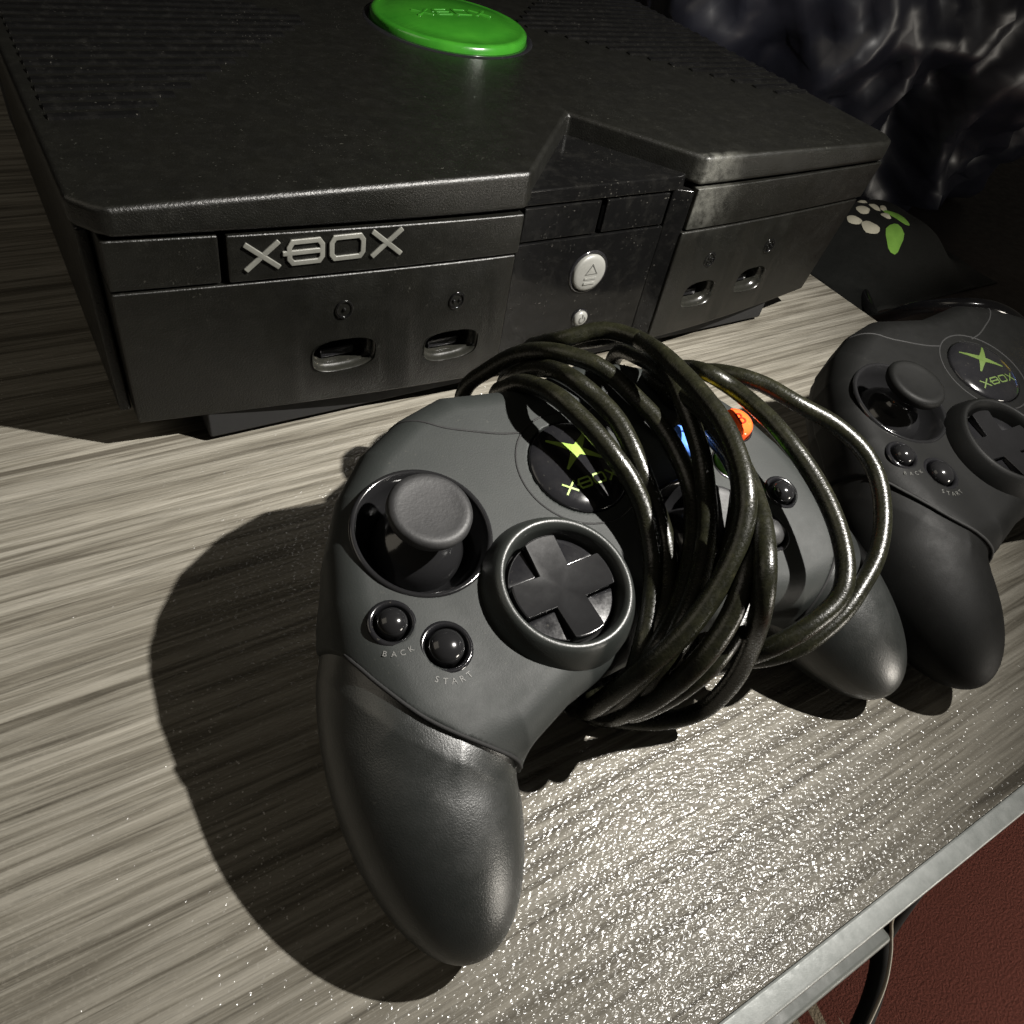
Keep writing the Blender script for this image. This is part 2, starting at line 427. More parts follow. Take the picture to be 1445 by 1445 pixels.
# seam heights measured at the recess and at the outer corner
lt = lambda x: zs(x, 8.49, 8.98) - 0.07; lb = lambda x: zs(x, 6.86, 7.15)
rt = lambda x: zs(x, 8.70, 8.98) - 0.06; rb = lambda x: zs(x, 6.78, 7.05)
ub = lambda x: zs(x, 1.22, 1.45)
# lid: outline with the V-notch of the X, seen from above
APEX = (21.45, 28.0)
outline = [(XL0 - 0.9, YF + 1.0), (XL0 - 0.35, YF + 0.28)] + [(x, YF) for x in np.linspace(XL0, XL1, 9)] + [APEX] + \
          [(x, YF) for x in np.linspace(XR0, XR1, 9)] + [(XR1 + 0.55, YF + 0.3), (XR1 + 0.95, YF + 0.95), (XR1 + 1.1, 50.2), (XR1 + 0.2, 51.2), (XL0 - 0.2, 51.2), (XL0 - 1.05, 50.2)]
def lid_bottom(x, y): return (zs(x, 8.55, 9.04) if x < 20.9 else zs(x, 8.76, 9.04)) if y < YF + 3 else 8.6
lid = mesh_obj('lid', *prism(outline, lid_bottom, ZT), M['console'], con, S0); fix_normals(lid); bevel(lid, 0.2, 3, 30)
# inner core that shows as the dark gap in every seam
core = mesh_obj('chassis', *prism([(XL0 - 0.3, YF + 1.9), (16.2, YF + 0.9), (25.3, YF + 0.9), (XR1 + 0.3, YF + 1.9), (XR1 + 0.9, 50.8), (XL0 - 0.8, 50.8)], 1.9, 8.62), M['groove'], con, S0); fix_normals(core)
# side walls (slightly leaning) closing the outer ends
def side(name, x0, x1, sgn):
    V, F = prism([(x0, YF + 1.9), (x1, YF + 1.9), (x1, 50.6), (x0, 50.6)], 1.5, 8.52); 
    o = mesh_obj(name, V, F, M['console'], con, S0); fix_normals(o); bevel(o, 0.1); return o
side('side_panel', XL0 - 0.75, XL0 - 0.35, -1); side('side_panel', XR1 + 0.4, XR1 + 0.85, 1)
fix_normals(mesh_obj('back_panel', *box(XL0 - 0.3, XR1 + 0.35, 50.85, 51.1, 1.5, 8.5), M['console'], con, S0))
bevel(mesh_obj('underside_base', *box(4.3, 34.2, 23.75, 49, 0.25, 1.95), M['groove'], con, S0), 0.1)
for fx, fy in ((6, 26), (31, 26), (6, 46), (31, 46)):
    mesh_obj('rubber_foot', *lathe([(0, 0), (0.9, 0), (0.9, 0.3), (0, 0.3)], 24, (fx, fy, 0)), M['rubber'], con, S0)

# left wing: plain stub, disc tray with the badge, lower panel with two sockets
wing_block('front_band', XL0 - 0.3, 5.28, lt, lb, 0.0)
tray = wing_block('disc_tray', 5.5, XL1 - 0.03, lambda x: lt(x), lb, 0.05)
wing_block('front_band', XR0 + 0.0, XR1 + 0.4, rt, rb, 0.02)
def cut(o, cutters):
    for i, (v, f) in enumerate(cutters):
        c = mesh_obj('cutter', v, f, M['sock'], con, S0); fix_normals(c)
        b = o.modifiers.new('b%d' % i, 'BOOLEAN'); b.operation = 'DIFFERENCE'; b.solver = 'EXACT'; b.object = c
        cs.append(c)
def apply_all(o):
    bpy.context.view_layer.update()
    dg = bpy.context.evaluated_depsgraph_get(); me = bpy.data.meshes.new_from_object(o.evaluated_get(dg))
    o.modifiers.clear(); o.data = me
def oval(w, h, n=20, k=0.62):
    """socket outline: wide oval with flattened top and bottom"""
    out = []
    for i in range(n * 2):
        a = math.pi * i / n
        c, s = math.cos(a), math.sin(a)
        out.append((w / 2 * math.copysign(abs(c) ** 0.75, c), h / 2 * math.copysign(abs(s) ** k, s)))
    return out
SOCK = [(9.45, 3.42, 2.5, 1.45), (13.95, 3.08, 2.45, 1.4), (27.5, 3.25, 2.1, 1.4), (31.2, 3.35, 2.1, 1.4)]
for name, x0, x1, tb, SS in (('port_panel', XL0 - 0.3, XL1 - 0.12, lb, SOCK[:2]), ('port_panel', XR0 - 0.15, XR1 + 0.2, rb, SOCK[2:])):
    pnl = wing_block(name, x0, x1, (lambda x, tb=tb: tb(x) - 0.08), ub, 0.03, n=30)
    cs = []
    cut(pnl, [([(x + a, y, z + b) for y in (20, 25.05) for a, b in oval(w_, h_)], [tuple(range(39, -1, -1)), tuple(range(40, 80))] + [(i, (i + 1) % 40, 40 + (i + 1) % 40, 40 + i) for i in range(40)]) for x, z, w_, h_ in SS])
    apply_all(pnl)
    for c in cs: bpy.data.objects.remove(c)
    for x, z, w_, h_ in SS:
        yy = yf(x, z) - 0.03
        # lip: rounded rim following the oval, then the recessed contact block
        rim = []
        for j, (sc, dy) in enumerate([(1.0, 0.02), (0.97, 0.05), (0.94, 0.16), (0.93, 0.34), (0.87, 0.36), (0.85, 0.5), (0.83, 1.5)]):
            rim.append([(x + a * sc, yy + (yf(x, z + b) - yf(x, z)) + dy, z + b * sc) for a, b in oval(w_, h_)])
        V = [p for r_ in rim for p in r_]; n = 40
        F = [(j * n + i, j * n + (i + 1) % n, (j + 1) * n + (i + 1) % n, (j + 1) * n + i) for j in range(len(rim) - 1) for i in range(n)] + [tuple((len(rim) - 1) * n + i for i in range(n))]
        so = mesh_obj('controller_port', V, F, M['sock'], con, S0, smooth=True)
        t = mesh_obj('contact_block', *box(x - w_ * 0.27, x + w_ * 0.27, yy + 0.7, yy + 1.4, z - h_ * 0.34, z - h_ * 0.08), M['gloss'], con, S0); bevel(t, 0.04)
        t.parent = so
# player number marks above each socket (moulded rings with pips)
for k, (x, z) in enumerate([(9.4, 5.45), (13.95, 5.15), (27.4, 5.1), (31.5, 5.2)]):
    y = yf(x, z) - 0.03
    parts = [tube([(x + 0.30 * math.cos(a), y, z + 0.33 * math.sin(a)) for a in np.linspace(0, 2 * math.pi, 20, endpoint=False)], 0.06, 8, True)]
    for j in range(k + 1):
        a = 2 * math.pi * j / (k + 1); rr = 0.0 if k == 0 else 0.13
        parts.append(xform(lathe([(0.075, 0), (0.07, 0.05), (0, 0.09)], 12), lambda a_, b_, c_, x=x, z=z, y=y, a=a, rr=rr: (x + rr * math.cos(a) + a_, y - c_, z + rr * math.sin(a) + b_)))
    mesh_obj('port_number', *join(parts), M['panel'], con, S0, smooth=True)
# badge letters on the tray
LL, CC = logo_letters(5.4, 0.95, 0.19)
vf = strokes(LL, 0.185, 0.09, CC)
bx, bz = 8.72, 7.95
vf = xform(vf, lambda a, b, c: (bx + a, yf(bx + a, bz + b) - 0.05 - c + 0.01, bz + b))
o = mesh_obj('badge_lettering', *vf, M['silver_logo'], con, S0); fix_normals(o); bevel(o, 0.03, 2); o.parent = tray

# centre: sunken triangle on the lid, two flaps, lower panel with two buttons
YC = YF + 0.42
ZC = 9.06
o = mesh_obj('lid_triangle', *prism([(16.55, YC), (24.35, YC), (25.0, YC + 0.3), (APEX[0], APEX[1] + 0.1)], 8.45, ZC), M['panel'], con, S0); fix_normals(o); bevel(o, 0.07, 3)
def cblock(name, x0, x1, z0, z1, yo=0.0, mat='panel'):
    o = mesh_obj(name, *box(x0, x1, YC + yo, YC + 1.2, z0, z1), M[mat], con, S0); bevel(o, 0.05, 3); return o
cblock('cover_flap', 16.75, 20.42, 6.98, 8.36, 0.02); cblock('cover_flap', 20.72, 24.05, 6.98, 8.36, 0.02)
cp = cblock('button_panel', 16.6, 24.15, 1.0, 6.88, 0.0)
# slanted cheek on the right side of the recess
o = mesh_obj('recess_cheek', *prism([(24.12, YC + 0.5), (24.22, YC + 0.06), (25.06, YF + 0.1), (25.2, YC + 1.4), (24.3, YC + 1.4)], 1.1, 8.5), M['panel'], con, S0); fix_normals(o); bevel(o, 0.05)
def round_button(name, x, z, r, sym):
    prof = [(r * 1.18, 0.0), (r * 1.16, 0.05), (r * 1.06, 0.06), (r * 1.03, -0.05)]
    ring = mesh_obj('button_bezel', *xform(lathe(prof, 48), lambda a, b, c: (x + a, YC - c, z + b)), M['gloss'], con, S0, smooth=True); fix_normals(ring)
    prof = [(r, -0.05), (r, 0.10), (r * 0.95, 0.16), (r * 0.8, 0.20), (r * 0.45, 0.235), (0, 0.25)]
    b = mesh_obj(name, *xform(lathe(prof, 48), lambda a, b_, c: (x + a, YC - c, z + b_)), M['silver'], con, S0, smooth=True); fix_normals(b)
    s = mesh_obj('symbol', *xform(sym, lambda a, b_, c: (x + a, YC - 0.185 - c, z + b_)), M['mark'], con, S0); fix_normals(s); s.parent = b
ej = strokes([[(-0.30, 0.02), (0.30, 0.02), (0.0, 0.46)]], 0.035, 0.07, (0,))
bars = strokes([[(-0.32, -0.17), (0.32, -0.17)], [(-0.30, -0.40), (0.30, -0.40)]], 0.09, 0.085)
rb_ = round_button('eject_button', 20.55, 5.22, 0.84, ej)
s2 = mesh_obj('symbol_bar', *xform(bars, lambda a, b_, c: (20.55 + a, YC - 0.185 - c, 5.22 + b_)), M['silver'], con, S0); fix_normals(s2)
arc = [(0.15 * math.cos(a), 0.15 * math.sin(a)) for a in np.linspace(math.radians(125), math.radians(415), 16)]
round_button('power_button', 20.7, 2.95, 0.36, strokes([arc, [(0, 0.06), (0, 0.24)]], 0.04, 0.07))

# ribbed corners of the lid: every rib a part
def ribs(sgn):
    cx = 21.1
    for i in range(26):
        y = 29.3 + i * 0.82
        # triangle boundary, from the outer corner towards the badge and back out again
        t = (y - 28.8) / 10.8
        inner = 4.2 + 10.2 * t if t < 1 else 14.4 - 10.2 * (t - 1)
        x0, x1 = 1.9, max(2.6, min(inner, 14.2))
        if sgn > 0: x0, x1 = 2 * 19.65 - x1 + 0.75, XR1 + 0.75
        V, F = [], []
        pr = [(-0.26, -0.02), (-0.17, 0.07), (0.12, 0.10), (0.26, -0.02)]
        V = [(x, y + a, ZT + b) for x in (x0, x1) for a, b in pr]
        F = [(k, k + 1, 5 + k, 4 + k) for k in range(3)] + [(0, 1, 2, 3), (7, 6, 5, 4)]
        o = mesh_obj('rib', V, F, M['panel'], con, S0); fix_normals(o); bevel(o, 0.04, 2)
ribs(-1); ribs(1)
# green badge (jewel): domed oval with bevelled rim, raised bars of an X
jx, jy, ja, jb = 21.35, 38.95, 3.72, 4.1
prof = [(1.03, -0.02), (1.03, 0.30), (1.0, 0.40), (0.955, 0.43), (0.93, 0.40), (0.8, 0.52), (0.6, 0.63), (0.35, 0.70), (0, 0.73)]
jw = mesh_obj('green_badge', *xform(lathe(prof, 72), lambda a, b, c: (jx + a * ja, jy + b * jb, ZT + c)), M['jewel'], con, S0, smooth=True); fix_normals(jw)
LL, CC = logo_letters(4.0, 0.9, 0.16)
vf = xform(strokes(LL, 0.16, 0.14, CC), lambda a, b, c: (jx + a, jy - 0.2 + b, ZT + 0.56 + 0.07 * (1 - abs(a) / 2.2) + c))
o = mesh_obj('badge_lettering', *vf, M['jewel'], con, S0); fix_normals(o); o.parent = jw; bevel(o, 0.03)
o = mesh_obj('badge_socket', *xform(lathe([(1.12, 0.0), (1.10, 0.05), (1.04, 0.05), (1.03, 0.0)], 72), lambda a, b, c: (jx + a * ja, jy + b * jb, ZT + c)), M['gloss'], con, S0, smooth=True)

# ================================================================= CONTROLLER
PIT, YAW = math.radians(15.1), math.radians(1.4)
def cframe(yaw, pit): return Matrix.Rotation(yaw, 3, 'Z') @ Matrix.Rotation(pit, 3, 'X')
CO = Vector((12.15, 11.4, 6.08))
RM = cframe(YAW, PIT)
BASE = Vector((12.15, 11.4, 0.0))
BL = RM.inverted() @ (BASE - CO)                       # empty's place in controller coordinates
ctl = thing('game_controller', 'dark grey game controller nearest the camera, its cable wound around its middle', 'game controller', BASE, rot=RM, group='game controllers')
ctl['group'] = 'game controllers on the table'

OUT = [(0, 4.25), (1.4, 4.45), (2.6, 4.65), (4.1, 4.25), (5.6, 3.45), (6.75, 2.35), (7.6, 1.0), (8.1, -0.5), (8.2, -2.0), (8.0, -3.9), (7.0, -5.4), (5.0, -5.6), (3.4, -5.05), (1.7, -4.75), (0, -4.7)]
poly = np.array(OUT + [(-a, b) for a, b in OUT[-2:0:-1]])
def poly_sdf(U, V, P):
    d = np.full(U.shape, 1e9); s = np.ones(U.shape)
    n = len(P)
    for i in range(n):
        ax, ay = P[i]; bx_, by_ = P[i - 1]
        ex, ey = bx_ - ax, by_ - ay; wx, wy = U - ax, V - ay
        t = np.clip((wx * ex + wy * ey) / (ex * ex + ey * ey), 0, 1)
        d = np.minimum(d, (wx - ex * t) ** 2 + (wy - ey * t) ** 2)
        c1, c2, c3 = V >= ay, V < by_, ex * wy > ey * wx
        s = np.where((c1 & c2 & c3) | (~c1 & ~c2 & ~c3), -s, s)
    return s * np.sqrt(d)
def smin(a, b, k):
    h = np.clip(0.5 + 0.5 * (b - a) / k, 0, 1); return b + (a - b) * h - k * h * (1 - h)
def round_cone(U, V, W, a, b, r1, r2):
    a, b = np.array(a), np.array(b); ba = b - a; L = np.linalg.norm(ba); ba = ba / L
    pu, pv, pw = U - a[0], V - a[1], W - a[2]
    x = np.clip((pu * ba[0] + pv * ba[1] + pw * ba[2]) / L, 0, 1)
    qu, qv, qw = pu - ba[0] * x * L, pv - ba[1] * x * L, pw - ba[2] * x * L
    return np.sqrt(qu * qu + qv * qv + qw * qw) - (r1 + (r2 - r1) * x)
def body_sdf(U, V, W):
    d2 = poly_sdf(U[..., :1], V[..., :1], poly) if U.shape[-1] > 1 else poly_sdf(U, V, poly)
    Rr = 0.95
    r2 = (U / 8.2) ** 2 + (np.minimum(V, 0) / 9) ** 2 + (np.maximum(V, 0) / 6.0) ** 2
    Wd = W + 0.13 * r2 * r2 - 0.0
    top, bot = 0.0, -3.1
    hc, hh = (top + bot) / 2, (top - bot) / 2
    qa, qb = d2 + Rr, np.abs(Wd - hc) - hh + Rr
    d = np.minimum(np.maximum(qa, qb), 0) + np.sqrt(np.maximum(qa, 0) ** 2 + np.maximum(qb, 0) ** 2) - Rr
    Ua = np.abs(U)
    ca, sa = math.cos(0.14), math.sin(0.14)
    pu, pv, pw = Ua - 7.12, V + 4.35, W + 2.3 + 0.05 * (V + 4.35) * -1.0
    qu, qv = pu * ca + pv * sa, -pu * sa + pv * ca
    ru, rv, rw = 2.3, 4.85, 2.12
    k0 = np.sqrt((qu / ru) ** 2 + (qv / rv) ** 2 + (pw / rw) ** 2)
    k1 = np.sqrt((qu / ru ** 2) ** 2 + (qv / rv ** 2) ** 2 + (pw / rw ** 2) ** 2) + 1e-6
    gr = k0 * (k0 - 1) / k1
    return smin(d, gr, 0.8)
def surface_nets(Fg, lo, h):
    nx, ny, nz = Fg.shape
    cnt = np.zeros((nx - 1, ny - 1, nz - 1), np.int8); acc = np.zeros((nx - 1, ny - 1, nz - 1, 3), np.float32)
    S = Fg < 0
    for ax in range(3):
        sl0 = [slice(None)] * 3; sl1 = [slice(None)] * 3; sl0[ax] = slice(0, -1); sl1[ax] = slice(1, None)
        a, b = Fg[tuple(sl0)], Fg[tuple(sl1)]
        cr = S[tuple(sl0)] != S[tuple(sl1)]
        idx = np.argwhere(cr); t = (a[cr] / (a[cr] - b[cr])).astype(np.float32)
        pos = idx.astype(np.float32); pos[:, ax] += t
        o1, o2 = [i for i in range(3) if i != ax]
        for d1 in (0, -1):
            for d2 in (0, -1):
                c = idx.copy(); c[:, o1] += d1; c[:, o2] += d2
                ok = (c[:, o1] >= 0) & (c[:, o2] >= 0) & (c[:, o1] < cnt.shape[o1]) & (c[:, o2] < cnt.shape[o2])
                c = c[ok]
                np.add.at(cnt, tuple(c.T), 1); np.add.at(acc, tuple(c.T), pos[ok])
    act = cnt > 0
    vid = np.full(cnt.shape, -1, np.int64); vid[act] = np.arange(act.sum())
    Vv = acc[act] / cnt[act][:, None] * h + np.array(lo)
    Fs = []
    for ax in range(3):
        sl0 = [slice(None)] * 3; sl1 = [slice(None)] * 3; sl0[ax] = slice(0, -1); sl1[ax] = slice(1, None)
        cr = S[tuple(sl0)] != S[tuple(sl1)]; idx = np.argwhere(cr); neg = S[tuple(sl0)][cr]
        o1, o2 = (ax + 1) % 3, (ax + 2) % 3
        ok = (idx[:, o1] > 0) & (idx[:, o2] > 0) & (idx[:, o1] < nx * 0 + Fg.shape[o1] - 1) & (idx[:, o2] < Fg.shape[o2] - 1)
        idx, neg = idx[ok], neg[ok]
        def at(d1, d2):
            c = idx.copy(); c[:, o1] += d1; c[:, o2] += d2; return vid[tuple(c.T)]
        q = np.stack([at(-1, -1), at(0, -1), at(0, 0), at(-1, 0)], 1)
        q[~neg] = q[~neg][:, ::-1]
        Fs.append(q)
    return Vv, np.concatenate(Fs)
def mesh_np(name, V, F, mat, parent, org):
    me = bpy.data.meshes.new(name); V = (V - np.array(org)) * CM
    me.vertices.add(len(V)); me.vertices.foreach_set('co', V.astype(np.float32).ravel())
    me.loops.add(F.size); me.loops.foreach_set('vertex_index', F.astype(np.int32).ravel())
    me.polygons.add(len(F)); me.polygons.foreach_set('loop_start', np.arange(0, F.size, 4, dtype=np.int32))
    me.polygons.foreach_set('use_smooth', np.ones(len(F), bool)); me.update(calc_edges=True); me.materials.append(mat)
    o = bpy.data.objects.new(name, me); COL.objects.link(o); o.parent = parent; return o

STK, RST = (-5.2, 0.42), (2.75, -2.5)
DPD, ABX = (-2.52, -2.42), (5.2, 0.45)
JW, JR = (0.1, 0.8), 1.54
BTN = [((-7.0, -1.60), 0.38), ((-6.05, -2.66), 0.45), ((6.30, -2.25), 0.38), ((4.95, -3.25), 0.45)]
Hh = 0.052
lo = (-10.2, -9.6, -5.0)
gx, gy, gz = [np.arange(l, u, Hh, dtype=np.float32) for l, u in ((lo[0], 10.2), (lo[1], 5.7), (lo[2], 0.8))]
U3, V3, W3 = gx[:, None, None] + 0 * gz, gy[None, :, None] + 0 * gz, gz[None, None, :] + 0 * gy[None, :, None]
U3, V3, W3 = np.broadcast_arrays(gx[:, None, None], gy[None, :, None], gz[None, None, :])
BS = body_sdf(U3, V3, W3).astype(np.float32)
U2, V2 = np.meshgrid(gx, gy, indexing='ij')
def cyl(c, r): return np.sqrt((U2 - c[0]) ** 2 + (V2 - c[1]) ** 2)[..., None] - r
def carve(F, c, r, depth): return np.maximum(F, -np.maximum(cyl(c, r), -(W3 + depth)))
# plate outline (left half mirrored)
PL = [(0, 6.5), (6.0, 6.5), (9.6, 3.0), (9.6, -0.4), (8.62, -0.8), (8.22, -1.75), (7.86, -2.8), (7.35, -3.85), (6.7, -4.65), (5.95, -5.3), (5.15, -5.85), (4.5, -6.6), (0, -6.6)]
PLm = np.array(PL + [(-a, b) for a, b in PL[-2:0:-1]])
P2 = poly_sdf(U2, V2, PLm)[..., None].astype(np.float32)
kk = 0.10
shell = BS + 0.13
# shell swells back to full size away from the plate, so a narrow dark step is left at the seam
shell = BS + 0.09 * np.clip(1 - (P2 - 0.02) / 0.55, 0, 1)
plate = np.maximum(np.maximum(BS, P2 + 0.0), -(W3 + 2.0))
hole = [(STK, 1.80, 1.5), (RST, 1.80, 1.5), (DPD, 1.60, 0.9), (JW, JR + 0.03, 0.35)] + [((ABX[0] + a, ABX[1] + b), 0.58, 0.6) for a, b in ((0, 1.15), (1.15, 0), (0, -1.15), (-1.15, 0))] + [(c, r + 0.10, 0.6) for c, r in BTN]
for c, r, dp in hole:
    plate = carve(plate, c, r, dp + 0.35); shell = carve(shell, c, r + 0.0, dp + 0.35)
Vs, Fs = surface_nets(shell, lo, Hh)
mesh_np('shell', Vs, Fs, M['grip'], ctl, BL)
Vp, Fp = surface_nets(plate, lo, Hh)
mesh_np('face_plate', Vp, Fp, M['shell'], ctl, BL)
def surf(u, v):
    """height of the face at (u, v)"""
    ws = np.linspace(-3, 0.8, 400)
    d = body_sdf(np.full((1, 1, 400), u), np.full((1, 1, 400), v), ws.reshape(1, 1, 400))[0, 0]
    i = np.where(d < 0)[0]; return float(ws[i[-1]]) if len(i) else -1.0
del BS, shell, plate, P2

def part(name, vf, mat, smooth=True, label=None, org=BL, parent=None):
    o = mesh_obj(name, vf[0], vf[1], M[mat], parent or ctl, org, smooth=smooth, label=label); return o
# seam lines: trigger housings and the ring round the centre badge
def surf_line(name, pts, r=0.045, lift=0.0, closed=False, mat='groove'):
    P = catmull([(a, b, 0) for a, b in pts], 5, closed)
    part(name, tube([(a, b, surf(a, b) + lift) for a, b, _ in P], r, 8, closed), mat)
for s in (1, -1):
    surf_line('seam_line', [(s * a, b) for a, b in ((-4.35, 4.1), (-3.8, 3.72), (-3.2, 3.25), (-2.57, 2.93), (-1.7, 2.55), (-1.0, 2.38))], 0.035)
for s in (1, -1):
    surf_line('seam_line', [(s * a, b) for a, b in PL[5:11]], 0.055, -0.01)
ring = [(JW[0] + 1.93 * math.cos(a), JW[1] + 1.93 * math.sin(a)) for a in np.linspace(0, 2 * math.pi, 28, endpoint=False)]
surf_line('seam_line', ring, 0.035, 0.0, True)
# centre badge: low glossy dome with the mark and lettering printed on it
wj = surf(*JW)
dome = [(JR, -0.25), (JR, 0.02), (JR * 0.97, 0.07), (JR * 0.8, 0.15), (JR * 0.55, 0.21), (JR * 0.3, 0.245), (0, 0.26)]
def dome_h(r): 
    rr = [JR * k for k in (0, 0.3, 0.55, 0.8, 0.97, 1.0)]; return float(np.interp(r, rr, [0.26, 0.245, 0.21, 0.15, 0.07, 0.02]))
jo = part('centre_badge', lathe(dome, 64, (JW[0], JW[1], wj)), 'gloss')
def on_dome(a, b, c): return (JW[0] + a, JW[1] + b, wj + dome_h(math.hypot(a, b)) + c - 0.004)
# four-armed flared mark
arms = []
V, F = [], []
for k, (tx, ty) in enumerate([(-0.66, 1.02), (0.78, 0.98), (0.84, -0.12), (-0.56, -0.10)]):
    ox, oy = 0.08, 0.42
    d = Vector((tx - ox, ty - oy)); L_ = d.length; d.normalize(); nn = Vector((-d.y, d.x))
    for j in range(7):
        t = j / 6; wd = 0.155 * (1 - t) ** 1.1 + 0.035 * t + (0.05 if j == 0 else 0)
        for s in (-1, 1):
            V.append((ox + d.x * L_ * t + nn.x * wd * s, oy + d.y * L_ * t + nn.y * wd * s, 0.012 + k * 0.001))
    b0 = k * 14
    F += [(b0 + 2 * j, b0 + 2 * j + 1, b0 + 2 * j + 3, b0 + 2 * j + 2) for j in range(6)]
o = part('logo_mark', xform((V, F), on_dome), 'green_print', False, parent=jo)
LL, CC = logo_letters(1.92, 0.34, 0.06)
LL = [[tuple(Vector(L[i]).lerp(Vector(L[(i + 1) % len(L)]), t)) for i in range(len(L) if li in CC else len(L) - 1) for t in (0, 0.5)] + ([] if li in CC else [L[-1]]) for li, L in enumerate(LL)]
o = part('logo_lettering', xform(strokes(LL, 0.055, 0.012, CC), lambda a, b, c: on_dome(a, b - 0.64, c)), 'green_print', False, parent=jo)

# thumbsticks
def stick(c, tilt):
    w0 = surf(*c)
    sock = part('stick_socket', lathe([(1.90, -0.06), (1.88, 0.03), (1.80, 0.05), (1.74, 0.0), (1.66, -0.35), (1.45, -0.85), (1.1, -1.2), (0.6, -1.35), (0, -1.4)], 72, (c[0], c[1], w0)), 'gloss_clean')
    tx, ty = tilt
    def tl(a, b, h): return (c[0] + a + tx * (h + 1.2) , c[1] + b + ty * (h + 1.2), w0 + h - a * tx * 0.9 - b * ty * 0.9)
    part('stick_skirt', xform(lathe([(1.28, -1.15), (1.26, -0.75), (1.12, -0.45), (0.85, -0.22), (0.62, -0.1), (0.52, 0.1), (0.50, 0.5), (0.6, 0.62)], 56), tl), 'gloss_clean')
    cap = part('thumbstick', xform(lathe([(0.5, 0.50), (0.88, 0.55), (1.05, 0.65), (1.11, 0.79), (1.10, 0.92), (1.03, 1.01), (0.92, 1.035), (0.80, 1.01), (0.5, 0.99), (0, 0.965)], 64), tl), 'rubber')
    for k in range(0):
        a = math.pi / 4 + k * math.pi / 2
        part('grip_nub', xform(lathe([(0.075, 0), (0.06, 0.04), (0, 0.05)], 12), lambda x, y, z, a=a: tl(0.97 * math.cos(a) + x, 0.97 * math.sin(a) + y, 1.06 + z)), 'rubber', parent=cap)
stick(STK, (0.03, 0.05)); stick(RST, (0.0, 0.0))

# d-pad: tall collar, dish, raised cross
wd0 = surf(*DPD)
col_prof = [(2.22, -0.45), (2.16, 0.0), (2.03, 0.30), (1.92, 0.50), (1.84, 0.59), (1.765, 0.615), (1.69, 0.58), (1.61, 0.35), (1.55, -0.2), (1.50, -0.9)]
part('dpad_collar', lathe(col_prof, 80, (DPD[0], DPD[1], wd0)), 'collar')
part('dpad_well', lathe([(1.53, -0.05), (1.46, -0.10), (1.44, -0.3), (0, -0.3)], 64, (DPD[0], DPD[1], wd0)), 'groove')
# circular pad with lowered quadrants
def dpad():
    parts = []
    r, a, top = 1.47, 0.47, 0.36
    # cross outline as a prism with a slightly dished top
    N = 7
    cross = []
    def arm(k):
        pts = []
        for t in np.linspace(-a, a, N): pts.append((math.sqrt(r * r - t * t), t))
        ca, sa = math.cos(k * math.pi / 2), math.sin(k * math.pi / 2)
        return [(x * ca - y * sa, x * sa + y * ca) for x, y in pts]
    for k in range(4): cross += arm(k) + [((a) * math.cos(k * math.pi / 2) - a * math.sin(k * math.pi / 2), a * math.sin(k * math.pi / 2) + a * math.cos(k * math.pi / 2))]
    # tops dip toward the centre
    V, F = [], []
    n = len(cross)
    def th(x, y): return top - 0.2 * (1 - min(1, math.hypot(x, y) / r)) ** 1.0
    V = [(x, y, -0.25) for x, y in cross] + [(x, y, th(x, y)) for x, y in cross] + [(0, 0, th(0, 0))]
    F = [(i, (i + 1) % n, n + (i + 1) % n, n + i) for i in range(n)] + [(n + i, n + (i + 1) % n, 2 * n) for i in range(n)]
    return V, F
off = lambda a, b, c: (DPD[0] + a, DPD[1] + b, wd0 + c + 0.02)
dp_ = part('dpad_cross', xform(dpad(), off), 'gloss_clean', False); fix_normals(dp_); bevel(dp_, 0.05, 3, 30)
for k in range(4):
    a0 = k * math.pi / 2
    V, F = [], []
    aa, r = 0.50, 1.46
    th0, th1 = math.asin(aa / r), math.pi / 2 - math.asin(aa / r)
    rim = [(r * math.cos(t), r * math.sin(t)) for t in np.linspace(th0, th1, 10)]
    ol = [(aa, aa)] + rim
    V = [(x, y, -0.25) for x, y in ol] + [(x, y, 0.12 if i == 0 else 0.10) for i, (x, y) in enumerate(ol)]
    n = len(ol)
    F = [(i, (i + 1) % n, n + (i + 1) % n, n + i) for i in range(n)] + [(n, n + i, n + i + 1) for i in range(1, n - 1)]
    ca, sa = math.cos(a0), math.sin(a0)
    q = part('dpad_quadrant', xform((V, F), lambda x, y, z, ca=ca, sa=sa: off(x * ca - y * sa, x * sa + y * ca, z)), 'gloss', False); fix_normals(q); bevel(q, 0.035, 2, 30); q.parent = dp_

